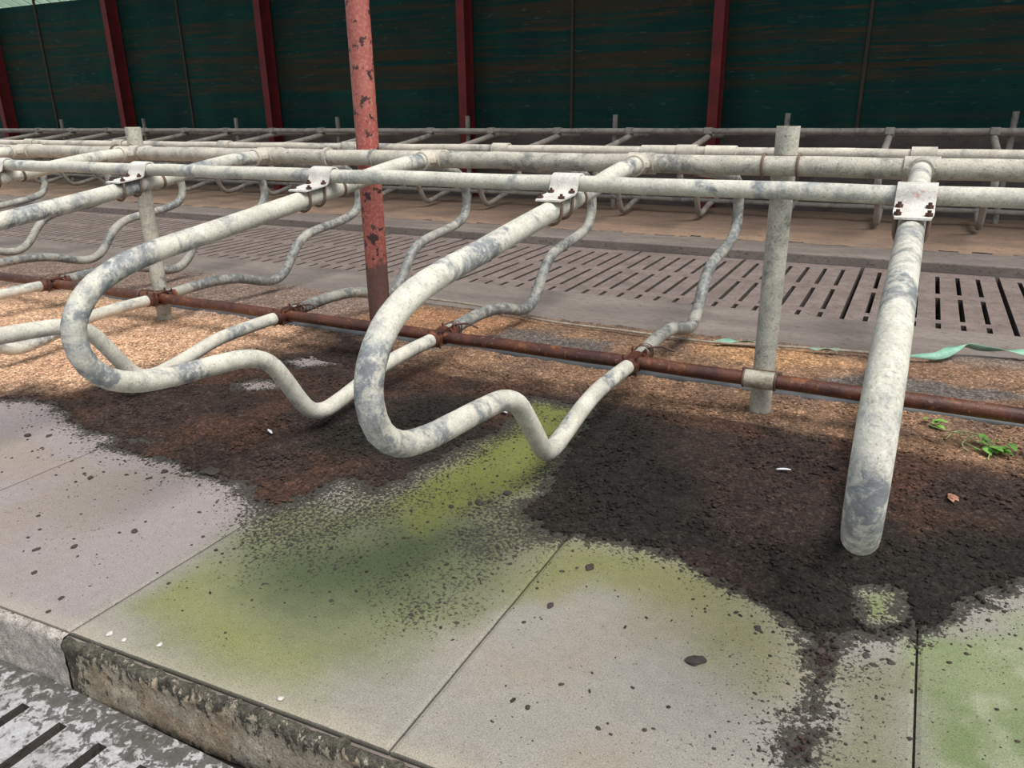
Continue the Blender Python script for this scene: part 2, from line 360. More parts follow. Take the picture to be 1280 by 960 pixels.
# corrugated lean-to roof rising from the wall top towards the near row
def roof_sheet(name, x0, x1, mat):
    nx = int((x1 - x0) / .04); xs = np.linspace(x0, x1, nx + 1); Y = [11.95, 8.9]; pitch = math.tan(math.radians(24))
    co = []; fc = []
    for y in Y:
        for x in xs: co.append((x, y, 3.60 + (11.75 - y) * pitch + .03 * math.sin(x * 2 * PI / .33)))
    n = nx + 1
    for i in range(nx): fc.append((i, i + 1, n + i + 1, n + i))
    me_o = npobj(name, np.array(co), fc, mat)
    so = me_o.modifiers.new('thick', 'SOLIDIFY'); so.thickness = .004
    return me_o
tag(roof_sheet('roof', -14.2, XR, M['roof']), 'grey corrugated roof over the far cubicles', kind='structure')
tag(roof_sheet('roof_light', XL, -14.2, M['roof_t']), 'pale green translucent corrugated roof sheeting at the far left', kind='structure')
for k, rx in enumerate((-.0738, -.4241, -.776, -1.1272, -1.4944)):
    X = rx * 11.6; bm = bmesh.new(); box(bm, X - .02, X + .02, 11.59, 11.63, .9, 3.72)
    tag(obj('trim_%d' % (k + 1), bm, M['batten'], smooth=False), 'thin batten covering a joint of the green sheeting', kind='structure')
for k, rx in enumerate((-1.666, -1.310, -.9585, -.5945, -.2435)):
    X = rx * 11.32; bm = bmesh.new()
    box(bm, X - .005, X + .135, 11.30, 11.316, -.08, 4.1); box(bm, X - .005, X + .135, 11.545, 11.56, -.08, 4.1); box(bm, X + .058, X + .07, 11.316, 11.545, -.08, 4.1)
    bits = ['far left edge of the wall, leftmost', 'between the left edge and the pale post, second from left', 'the third from the left, left of the red pipe post', 'right of the red pipe post, fourth from the left', 'the right half of the wall, rightmost']
    tag(obj('steel_column', bm, M['column'], smooth=False), 'dark red steel I-section column against the green wall, ' + bits[k], 'column', 'red columns along the green wall')

# near kerb face: pale left block, muck-crusted right block
def kerb_block(name, x0, x1, label, dirty):
    xs = np.arange(x0, x1 + 1e-6, .008 if x1 > -4 else .05); zs = np.linspace(0, 1, 22)
    X, Zt = np.meshgrid(xs, zs); x = X.ravel(); zt = Zt.ravel()
    # profile: rounded top edge then a face down to the slats
    y = kerbY(x) + .03 - .03 * np.minimum(1, zt * 9) ** .5
    z = -.010 - .20 * np.maximum(0, zt - .05) / .95
    n = fbm(x, z * 1.0, 9, 4, 3); n2 = fbm(x, z, 40, 4, 9)
    crust = sm(.45, .0, zt - .10 * n) * sm(-.35, .35, n2 + .25) if dirty else 0 * x
    y = y - .006 * n - .004 * n2 - .018 * crust * (0.5 + .5 * vn(x * 60, z * 60, 4))
    base = np.array((.36, .31, .235)) if dirty else np.array((.40, .36, .32))
    col = np.tile(base, (len(x), 1)) * (1 + .25 * n)[:, None]
    if dirty:
        col = blend(col, (.30, .21, .13), sm(0, .4, fbm(x, z, 12, 3, 22)) * .6)
        mk = .16 + .50 * sm(.60, .0, zt + .15 * n) + .30 * sm(.16, .02, zt + .05 * n2) + .25 * n + .6 * sm(-1.88, -1.97, x)
    else:
        mk = -.18 + .25 * n + .5 * sm(.12, .02, zt)
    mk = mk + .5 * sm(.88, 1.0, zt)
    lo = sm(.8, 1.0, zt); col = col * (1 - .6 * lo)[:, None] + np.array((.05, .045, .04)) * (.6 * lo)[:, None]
    nx = len(xs); I = np.arange((22 - 1) * nx).reshape(21, nx)[:, :-1].ravel()
    F = np.stack([I, I + 1, I + nx + 1, I + nx], 1)
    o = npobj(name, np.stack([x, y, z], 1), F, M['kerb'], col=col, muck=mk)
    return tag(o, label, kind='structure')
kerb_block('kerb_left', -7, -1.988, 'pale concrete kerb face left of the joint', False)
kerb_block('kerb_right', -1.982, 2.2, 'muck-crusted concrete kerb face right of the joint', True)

# slatted floor panels
PIT = .164
def slat_mesh(rows, y0, y1, n=7, mat=None):
    bm = bmesh.new(); z0, z1 = -.13, 0
    wslot = .036; wid = n * PIT
    for i in range(n):
        a = i * PIT + wslot / 2; b = (i + 1) * PIT - wslot / 2
        box(bm, a, b, y0, y1, z0, z1)
        if i < n - 1:
            p = y0
            for (s0, s1) in rows + [(y1, y1)]:
                if s0 > p: box(bm, b, b + wslot, p, s0, z0, z1)
                p = s1
    return bm
first = None
xs0 = .263 - 4 * PIT
k = 0
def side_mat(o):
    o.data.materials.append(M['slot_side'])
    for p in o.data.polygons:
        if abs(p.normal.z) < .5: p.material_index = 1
    return o
far_proto = obj('concrete_slat_panel', slat_mesh([(5.66, 6.40), (6.51, 7.28), (7.45, 8.21)], 5.645, 8.405), M['slat'], smooth=False)
near_proto = obj('concrete_slat_panel', slat_mesh([(-1.55, -.78), (-.66, .10), (.22, .93)], -1.7, 1.03), M['slat_near'], smooth=False)
side_mat(far_proto); side_mat(near_proto)
for j in range(-14, 4):
    o = far_proto if j == 0 else far_proto.copy()
    if j: C.objects.link(o)
    o.location = (xs0 + j * 7 * PIT, 0, -.17)
    tag(o, 'muck-brown slotted concrete floor panel in the passage between the two cubicle rows', 'floor slats', 'slat panels in the far passage')
labs = {-2: 'wet grey slotted concrete panel at the foot of the near kerb, in the bottom left corner'}
for j in range(-3, 2):
    o = near_proto if j == -3 else near_proto.copy()
    if j != -3: C.objects.link(o)
    o.location = (-1.725 + .001 + 3 * PIT + (j + 1) * 7 * PIT, 0, -.185)
    tag(o, 'wet grey slotted concrete panel at the foot of the near kerb', 'floor slats', 'slat panels below the near kerb')

# ---------------------------------------------------------------- ground stains and bedding
FRONT = [(-4.12, 2.14), (-3.8, 2.21), (-3.55, 2.11), (-3.23, 2.06), (-2.93, 2.08), (-3.05, 1.99), (-2.67, 2.0), (-2.46, 1.95), (-2.23, 1.95), (-2.08, 1.89), (-1.98, 1.88), (-1.95, 2.0), (-1.9, 2.16), (-1.72, 2.15), (-1.66, 2.35), (-1.62, 2.49), (-1.64, 2.62), (-1.59, 2.76), (-1.55, 2.99), (-1.62, 3.31), (-1.25, 3.34), (-1.24, 3.16), (-1.19, 2.83), (-1.13, 2.52), (-1.12, 2.24), (-0.93, 2.14), (-0.77, 2.18), (-0.58, 2.18), (-0.43, 2.16), (-0.28, 2.08), (-0.16, 2.01), (-0.1, 1.94), (-0.07, 1.81), (-0.07, 1.68), (-0.08, 1.57), (-0.08, 1.47), (-0.04, 1.48), (-0.04, 1.64), (-0.03, 1.8), (-0.01, 1.98), (0.08, 2.07), (0.16, 2.1), (0.24, 2.16), (0.37, 2.39), (0.46, 2.52)]
DIRT = [(-24, 2.0), (-7, 2.0)] + FRONT + [(1.2, 2.5), (7, 2.4), (7, 5.15), (.6, 5.12), (.2, 4.95), (-.4, 4.9), (-1.1, 4.88), (-2.2, 4.85), (-3.5, 4.85), (-6, 5.0), (-24, 5.0)]
TAN_L = [(-24, 3.4), (-24, 2.35), (-6.5, 2.3), (-4.25, 2.22), (-3.95, 2.34), (-3.72, 2.7), (-3.62, 3.1), (-3.3, 3.55), (-3.4, 3.8), (-4.1, 4.0), (-24, 4.0)]
TAN_M = [(-3.2, 3.95), (-2.6, 3.45), (-2.0, 3.45), (-1.79, 3.50), (-1.24, 3.50), (-0.86, 3.42), (-0.46, 3.44), (.2, 3.35), (.8, 3.3), (3, 3.3), (3, 5), (.7, 5.05), (-0.6, 4.85), (-2.2, 4.8), (-3.6, 4.9), (-3.9, 4.3)]
BLACKS = [[(-1.25, 3.3), (-0.95, 3.3), (-.75, 2.9), (-.55, 2.6), (-.45, 2.3), (-.6, 2.1), (-1.2, 2.1)], [(-.35, 2.3), (0, 2.6), (.3, 2.8), (.6, 2.8), (.6, 2.3), (0, 1.9), (-.2, 1.9)], [(-2.1, 2.3), (-1.6, 2.4), (-1.7, 3.2), (-2.1, 3.0), (-2.3, 2.5)]]
HOLES = [[(-3.20, 2.80), (-3.10, 2.93), (-2.90, 2.95), (-2.86, 2.85), (-3.05, 2.76)], [(-3.22, 3.24), (-3.12, 3.40), (-2.82, 3.36), (-3.02, 3.17)]]
BARE = [[(-2.3, 4.05), (-1.55, 4.1), (-1.5, 4.4), (-2.3, 4.4)], [(-.45, 4.1), (.3, 4.15), (.7, 4.3), (-.1, 4.4)], [(-2.9, 3.85), (-2.5, 3.8), (-2.5, 4.0), (-2.9, 4.0)]]
GY = [(-1.57, 3.24), (-1.29, 3.28), (-1.23, 2.81), (-1.19, 2.57), (-1.26, 2.28), (-1.37, 2.12), (-1.4, 1.95), (-1.52, 1.93), (-1.60, 2.26), (-1.60, 2.65)]
GA = [(-1.59, 2.65), (-1.60, 3.31), (-1.27, 3.31), (-1.15, 2.55), (-0.95, 2.1), (-0.94, 1.75), (-1.0, 1.45), (-1.1, 1.28), (-1.35, 1.16), (-1.7, 1.14), (-1.93, 1.22), (-1.97, 1.66), (-1.95, 1.9), (-1.74, 1.98), (-1.62, 2.29)]
GD = [(-1.78, 1.60), (-1.55, 1.82), (-1.4, 1.98), (-1.2, 2.02), (-1.14, 1.85), (-1.25, 1.6), (-1.45, 1.48), (-1.64, 1.47)]
SPK = [(-2.02, 1.80), (-1.99, 2.02), (-1.7, 2.16), (-1.5, 2.12), (-1.48, 1.9), (-1.55, 1.65), (-1.75, 1.56), (-1.9, 1.66)]
STK = [(-1.0, 2.2), (-.96, 1.95), (-1.06, 1.5), (-1.16, 1.38), (-1.20, 1.5), (-1.14, 1.8), (-1.2, 2.1), (-1.3, 2.3)]
BM = [(-1.36, 2.30), (-0.96, 2.25), (-0.97, 1.96), (-1.05, 1.78), (-1.2, 1.65), (-1.25, 1.89)]
OL = [(-0.92, 2.12), (-0.66, 2.18), (-0.39, 2.17), (-0.17, 2.0), (-0.09, 1.77), (-0.18, 1.70), (-0.42, 1.85), (-0.72, 1.93), (-0.89, 1.85)]
GR = [(0.18, 2.10), (.5, 2.40), (1.2, 2.4), (1.2, 1.2), (0.18, 1.2)]
GR2 = [(-0.01, 1.84), (0.17, 1.96), (0.17, 1.2), (-0.04, 1.2)]
GP = [(0.0, 2.26), (0.10, 2.28), (0.13, 2.12), (0.03, 2.08)]
DS = [(-1.84, 1.70), (-1.70, 1.78), (-1.58, 1.68), (-1.69, 1.58)]
def dirt_mask(x, y):
    wob = .050 * fbm(x, y, 7, 4, 1) + .035 * fbm(x, y, 30, 4, 5)
    d = sd(DIRT, x, y) + wob
    for h in HOLES: d = np.maximum(d, -(sd(h, x, y) + wob * .6))
    d = np.maximum(d, -(sd(GP, x, y) + wob))
    return -d      # positive inside
def pm(poly, x, y, soft, amp=.06, s=0):
    d = sd(poly, x, y) + amp * fbm(x, y, 6, 4, 40 + s); return sm(soft, -soft, d)
def mat_colour(x, y):
    col = np.tile(np.array((.305, .280, .245)), (len(x), 1))
    n = fbm(x, y, 2.3, 4, 11); n2 = fbm(x, y, 45, 3, 12); n5 = fbm(x, y, 9, 4, 13)
    col = col * (1 + .12 * n + .05 * n5)[:, None]
    col = blend(col, (.325, .270, .270), sm(-1.9, -2.1, x) * .8)                # purplish on the left mats
    col = blend(col, (.29, .235, .165), sm(.05, .45, n) * .40)
    k = y - kerbY(x); col = blend(col, (.44, .39, .30), sm(.10, .02, k + .03 * n5) * .5)   # worn pale band at the kerb
    ga = pm(GA, x, y, .12, .10, 1); col = blend(col, (.165, .180, .080), ga * (.84 + .2 * n5).clip(0, 1))
    col = blend(col, (.25, .25, .09), pm([(-1.9, 1.22), (-1.6, 1.14), (-1.2, 1.14), (-1.30, 1.3), (-1.7, 1.38), (-1.9, 1.48)], x, y, .14, .10, 12) * .6)
    col = blend(col, (.050, .078, .034), pm(GD, x, y, .17, .10, 2) * .85)
    col = blend(col, (.185, .20, .048), pm(GY, x, y, .06, .08, 3) * .9)
    col = blend(col, (.28, .255, .17), pm([(-1.9, 2.2), (-1.64, 2.3), (-1.60, 2.9), (-1.54, 2.9), (-1.54, 2.45), (-1.66, 2.05), (-1.8, 2.0)], x, y, .05, .05, 14) * .6)
    col = blend(col, (.040, .040, .030), pm(BM, x, y, .16, .16, 4) * .35)
    col = blend(col, (.10, .12, .055), pm(GD, x, y, .34, .12, 22) * .55)
    col = blend(col, (.215, .205, .080), pm(OL, x, y, .16, .10, 6) * .85)
    col = blend(col, (.20, .205, .075), pm([(-.93, 2.12), (-.6, 2.2), (-.5, 2.1), (-.75, 1.95), (-.93, 1.7)], x, y, .1, .08, 27) * .6)
    gr = pm(GR, x, y, .07, .10, 7); col = blend(col, (.235, .275, .135), gr * .85)
    col = blend(col, (.115, .165, .055), gr * sm(-.1, .5, fbm(x, y, 3, 3, 60)) * .6)
    col = blend(col, (.37, .37, .27), gr * sm(.1, .5, fbm(x, y, 7, 4, 61)) * .6)
    col = blend(col, (.185, .18, .105), pm(GR2, x, y, .07, .06, 8) * .8)
    col = blend(col, (.175, .22, .055), pm(GP, x, y, .04, .06, 9) * .8)
    dm = dirt_mask(x, y)
    zone = sm(-1.0, -1.35, x) * sm(-2.15, -1.9, x)                               # the green mat carries the widest dirty fringe
    w_ = .030 + .05 * zone
    mk = .0 + .20 * n5 + .85 * np.exp(np.minimum(dm, 0) / w_) + .28 * np.exp(np.minimum(dm, 0) / .25) + .06 * (zone + sm(-2.0, -2.2, x))
    mk = np.minimum(mk + .42 * pm(SPK, x, y, .26, .14, 23) + .42 * pm(STK, x, y, .16, .14, 24) + .22 * pm(BM, x, y, .18, .16, 4) + .14 * pm(GD, x, y, .2, .1, 2), .62 + .5 * np.exp(np.minimum(dm, 0) / .03))
    return col * .88, mk
def bed_colour(x, y):
    n = fbm(x, y, 3.0, 4, 31); n2 = fbm(x, y, 25, 4, 33); n3 = fbm(x, y, 70, 2, 35)
    col = np.tile(np.array((.040, .025, .020)), (len(x), 1))
    col = blend(col, (.075, .036, .022), sm(0, .5, n) * .8)
    for i, b in enumerate(BLACKS): col = blend(col, (.012, .012, .009), pm(b, x, y, .16, .12, 80 + i) * .9)
    tm = pm(TAN_M, x, y, .12, .10, 90); col = blend(col, (.34, .20, .12), tm * (.65 + .3 * sm(-.3, .5, n)))
    col = blend(col, (.19, .12, .085), tm * sm(.0, .45, fbm(x, y, 5, 4, 34)) * .8)
    tl = pm(TAN_L, x, y, .16, .14, 91); col = blend(col, (.66, .41, .255), tl * .95)
    col = blend(col, (.46, .28, .18), tl * sm(-.1, .5, n) * .7)
    col = blend(col, (.60, .33, .15), pm([(-1.05, 4.35), (-.5, 4.3), (-.2, 4.5), (-.5, 4.75), (-1.1, 4.6)], x, y, .1, .08, 93) * .55)
    col = blend(col, (.56, .27, .13), pm([(-3.6, 4.2), (-2.4, 4.1), (-2.2, 4.6), (-3.4, 4.7)], x, y, .15, .1, 94) * .5)
    bl = pm([(-24, 3.75), (-4.3, 3.8), (-3.6, 3.95), (-3.4, 4.4), (-3.7, 5.2), (-24, 5.2)], x, y, .15, .12, 97); col = blend(col, (.27, .19, .15), bl * .9)
    for i, b in enumerate(BARE): col = blend(col, (.13, .12, .115), pm(b, x, y, .05, .10, 95 + i) * .8)
    bk = sm(4.72, 4.95, y + .12 * n); col = blend(col, (.24, .19, .16), bk * .7)
    col = col * (1 + .35 * n2 + .30 * n3)[:, None]
    return np.clip(col, .004, 1)

def mat_thing(x0, x1, y1, label, res):
    xs = np.linspace(x0 + .003, x1 - .003, max(8, int((x1 - x0) / res))); ys_n = max(10, int((y1 - 1.05) / res))
    t = np.linspace(0, 1, ys_n); X, T = np.meshgrid(xs, t); Y = (kerbY(X) + .028) * (1 - T) + y1 * T
    x = X.ravel(); y = Y.ravel(); z = .0012 * fbm(x, y, 20, 3, 2)
    e = np.minimum(np.minimum(x - xs[0], xs[-1] - x), .012) / .012; z = z - .004 * (1 - e) ** 2
    nx = len(xs); I = np.arange((ys_n - 1) * nx).reshape(ys_n - 1, nx)[:, :-1].ravel()
    F = np.stack([I, I + 1, I + nx + 1, I + nx], 1).tolist()
    co = np.stack([x, y, z], 1); col, mk = mat_colour(x, y)
    # skirts
    rim = list(range(nx)) + [nx * r + nx - 1 for r in range(1, ys_n)] + [nx * (ys_n - 1) + i for i in range(nx - 2, -1, -1)] + [nx * r for r in range(ys_n - 2, 0, -1)]
    b0 = len(co); low = co[rim].copy(); low[:, 2] = -.0175
    co = np.vstack([co, low]); col = np.vstack([col, np.tile((.03, .03, .028), (len(rim), 1))]); mk = np.concatenate([mk, np.full(len(rim), -.5)])
    for i in range(len(rim)):
        j = (i + 1) % len(rim); F.append((rim[i], b0 + i, b0 + j, rim[j]))
    F.append([b0 + i for i in range(len(rim))][::-1])
    o = npobj('rubber_mat', co, F, M['mat'], col=col, smooth=False, muck=mk)
    return tag(o, label, 'mat', 'stall mats on the near bed')
SX = .171
names = {1: 'pale mat with green algae at the bottom right corner of the view', 0: 'grey mat right of the long dark seam, crossed by a narrow dark spit of dirt',
         -1: 'green algae-covered mat under the middle divider loop', -2: 'pale purplish-grey mat left of the green one, scattered with dark clods',
         -3: 'pale mat at the left edge of the view, second left of the green one', -4: 'mat mostly hidden by bedding, just beyond the pale left-edge mat', -5: 'mat buried under tan sawdust at the far left of the near row'}
for k in range(1, -6, -1):
    x1 = SX + k * 1.079; x0 = x1 - 1.079
    mat_thing(x0, x1, 3.34, names[k], .011 if k > -3 else .03)

def grid_bed():
    xs = np.concatenate([np.arange(-16, -7, .08), np.arange(-7, -4.4, .025), np.arange(-4.4, 1.25, .0125), np.arange(1.25, 5.9, .08)])
    ys = np.concatenate([np.arange(1.40, 3.7, .0125), np.arange(3.7, 5.2, .02)])
    X, Y = np.meshgrid(xs, ys); x = X.ravel(); y = Y.ravel()
    m = dirt_mask(x, y)
    m = m - .055 * np.maximum(0, fbm(x, y, 14, 4, 77)) * (m < .25)
    base = np.where(y < 3.345, 0.0, -.018 * sm(3.35, 3.42, y))
    th = .004 + .020 * sm(0, .35, m) + .012 * sm(.2, 1.0, m)
    z = base + th * (1 + .35 * fbm(x, y, 6, 3, 51)) + .006 * fbm(x, y, 28, 3, 52) * sm(0, .1, m) + .005 * (vn(x * 75, y * 75, 5) - .5) * sm(0, .06, m)
    z = np.maximum(z, base + .0015); z = np.where(m < .012, base - .004, z)
    keep = m > -.02
    nx = len(xs); I = np.arange((len(ys) - 1) * nx).reshape(len(ys) - 1, nx)[:, :-1].ravel()
    F = np.stack([I, I + 1, I + nx + 1, I + nx], 1)
    F = F[(m[F] > 0).any(1)]
    used = np.zeros(len(x), bool); used[F.ravel()] = True; idx = -np.ones(len(x), int); idx[used] = np.arange(used.sum())
    co = np.stack([x, y, z], 1)[used]; col = bed_colour(x[used], y[used])
    return tag(npobj('loose_bedding', co, idx[F], M['bedding'], col=col), 'loose sawdust bedding, tan and dry at the back, dark and wet at the front', 'bedding', kind='stuff')
grid_bed()
def ground_z(x, y):
    m = dirt_mask(np.array([x]), np.array([y]))[0]
    if m < .0: return 0.0 if y < 3.34 else -.018
    return (0 if y < 3.34 else -.018) + .004 + .020 * float(sm(0, .35, m)) + .012 * float(sm(.2, 1.0, m))

# loose crumbs over the dirt and its ragged edge
def crumbs():
    rs = np.random.RandomState(3)
    N = 80000
    x = rs.uniform(-4.4, .75, N); y = 1.25 + 2.6 * rs.rand(N) ** 1.0
    m = dirt_mask(x, y); p = np.where(m > 0, .55, .45 * np.exp(m / (.05 + .12 * ((x > -1.95) & (x < -1))))) + np.where((m < 0) & (m > -.7), .018, 0)
    near = np.clip(2.9 / np.maximum(y, 1), .3, 1.6)
    k = rs.rand(N) < p * near; k &= y > kerbY(x) + .04
    x = x[k]; y = y[k]; m = m[k]; n = len(x)
    s = .0022 + .006 * rs.rand(n) ** 3; s *= np.where(m > 0, 1.0, .75)
    th = .004 + .020 * sm(0, .35, m) + .012 * sm(.2, 1.0, m)
    z = np.where(m > .0, th, 0) + np.where(y > 3.35, -.018, 0) + s * .3
    t = (1 + 5 ** .5) / 2
    ico = np.array([(-1, t, 0), (1, t, 0), (-1, -t, 0), (1, -t, 0), (0, -1, t), (0, 1, t), (0, -1, -t), (0, 1, -t), (t, 0, -1), (t, 0, 1), (-t, 0, -1), (-t, 0, 1)]) / 1.9
    fc = np.array([(0, 11, 5), (0, 5, 1), (0, 1, 7), (0, 7, 10), (0, 10, 11), (1, 5, 9), (5, 11, 4), (11, 10, 2), (10, 7, 6), (7, 1, 8), (3, 9, 4), (3, 4, 2), (3, 2, 6), (3, 6, 8), (3, 8, 9), (4, 9, 5), (2, 4, 11), (6, 2, 10), (8, 6, 7), (9, 8, 1)])
    jit = 1 + .45 * (rs.rand(n, 12, 1) - .5); sc = np.stack([1 + .8 * rs.rand(n), .7 + .5 * rs.rand(n), .45 + .3 * rs.rand(n)], 1)[:, None, :]
    a = rs.rand(n) * 2 * PI; P = ico[None] * jit * sc * s[:, None, None]
    ca, sa = np.cos(a)[:, None], np.sin(a)[:, None]
    Q = np.stack([P[..., 0] * ca - P[..., 1] * sa, P[..., 0] * sa + P[..., 1] * ca, P[..., 2]], -1) + np.stack([x, y, z], 1)[:, None, :]
    F = (fc[None] + (np.arange(n) * 12)[:, None, None]).reshape(-1, 3)
    c = bed_colour(x, y); c = np.where((m < 0.0)[:, None], np.array((.05, .038, .032)), c) * (.7 + .7 * rs.rand(n))[:, None]
    tag(npobj('dirt_crumbs', Q.reshape(-1, 3), F, M['crumb'], col=np.repeat(c, 12, 0), smooth=False), 'fine dark crumbs of dirt strewn over the bed and mats', 'dirt', kind='stuff')
crumbs()

# far bed bedding: a low lumpy sawdust layer
xs = np.arange(-19, 3.2, .06); ys = np.arange(8.9, 11.58, .05); X, Y = np.meshgrid(xs, ys); x = X.ravel(); y = Y.ravel()
mm = sm(9.0, 9.35, y + .12 * fbm(x, y, 3, 3, 6)); z = -.078 + .045 * mm + .012 * fbm(x, y, 5, 3, 8) * mm
nx = len(xs); I = np.arange((len(ys) - 1) * nx).reshape(len(ys) - 1, nx)[:, :-1].ravel(); F = np.stack([I, I + 1, I + nx + 1, I + nx], 1)
F = F[(mm[F] > .05).all(1)]
tag(npobj('far_sawdust', np.stack([x, y, z], 1), F, M['farbed']), 'brown sawdust bedding along the far bed under the green wall', 'bedding', kind='stuff')

# ---------------------------------------------------------------- rails
YN, ZN = 2.645, 1.132; YR, ZR = 3.492, 1.146; YF, ZF = 4.245, 1.153; YB, ZB = 3.492, .200
def straight(bm, x0, x1, y, z, r, seg=20, wob=.002):
    n = max(2, int((x1 - x0) / .25)); pts = [(x0 + (x1 - x0) * i / n, y + wob * math.sin(i * 1.7), z + wob * math.cos(i * 2.3)) for i in range(n + 1)]
    tube(bm, pts, r, seg)
def rail(name, y, z, r, x0, x1, mat, label, cat='rail', sleeves=(), smat=None, sname='pipe_coupling'):
    e = empty(name, (x0, y, z), label, cat)
    bm = bmesh.new(); straight(bm, 0, x1 - x0, 0, 0, r); obj('rail_pipe', bm, mat, e)
    for (sx, L, dr) in sleeves:
        bm = bmesh.new(); hollow_tube(bm, (sx - L / 2 - x0, 0, 0), (sx + L / 2 - x0, 0, 0), r - .004, r + dr)
        obj(sname, bm, smat or mat, e)
    return e
XA, XZ = -11.5, 3.2
rail('neck_rail', YN, ZN, .0285, XA, XZ, M['galv'], 'whitish steel neck rail nearest the camera, clamped across the loop tops')
rail('ridge_rail', YR, ZR, .041, XA, XZ, M['ridge'], 'thick mottled middle rail tying the two sides of the near row together', sleeves=[(-2.93, .02, .010), (-2.62, .018, .006)])
rail('neck_rail', YF, ZF, .029, XA, XZ, M['galv2'], 'slimmer cream rail behind the thick middle rail', sleeves=[(-1.27, .22, .006), (-.95, .16, .007)])
rail('brisket_rail', YB, ZB, .033, XA, XZ, M['rust'], 'rusty brown low pipe running across the bed', sleeves=[(-.53, .13, .009), (-2.62, .10, .006)], smat=M['lower'])

# ---------------------------------------------------------------- cubicle dividers
DX = [-.007, -1.131, -2.247, -3.371, -4.494, -5.628, -6.75, -7.87, -9.0, -10.12]
NEAR = [(3.44, 1.146), (3.2, 1.134), (2.77, 1.080), (2.3, 1.022), (1.95, .981), (1.75, .957), (1.60, .925), (1.49, .872), (1.425, .785), (1.425, .69), (1.48, .605), (1.58, .55), (1.73, .521), (1.95, .502), (2.10, .480), (2.20, .430), (2.275, .335), (2.345, .225), (2.41, .150), (2.49, .122), (2.59, .128), (2.72, .150), (2.92, .190), (3.12, .203), (3.44, .205)]
NEAR2 = [(3.44, 1.146), (3.2, 1.134), (2.77, 1.080), (2.3, 1.030), (1.99, .993), (1.745, .966), (1.60, .935), (1.50, .885), (1.435, .805), (1.418, .72), (1.45, .625), (1.53, .560), (1.66, .527), (1.80, .513), (1.98, .498), (2.12, .478), (2.22, .430), (2.30, .340), (2.38, .235), (2.435, .165), (2.50, .140), (2.59, .150), (2.72, .178), (2.86, .205), (3.0, .218), (3.20, .216), (3.44, .207)]
FARP = [(3.545, 1.146), (3.8, 1.134), (4.3, 1.07), (4.8, 1.01), (5.2, .965), (5.43, .935), (5.58, .89), (5.68, .81), (5.72, .71), (5.72, .61), (5.67, .53), (5.55, .485), (5.35, .455), (5.15, .435), (5.0, .41), (4.88, .35), (4.79, .26), (4.71, .17), (4.62, .12), (4.5, .115), (4.38, .145), (4.2, .195), (3.95, .222), (3.545, .210)]
R_T = .0365
def interp_top(P, y):
    for (a, b) in zip(P, P[1:]):
        if (a[0] - y) * (b[0] - y) <= 0: return a[1] + (b[1] - a[1]) * (y - a[0]) / ((b[0] - a[0]) or 1e-9)
    return P[0][1]
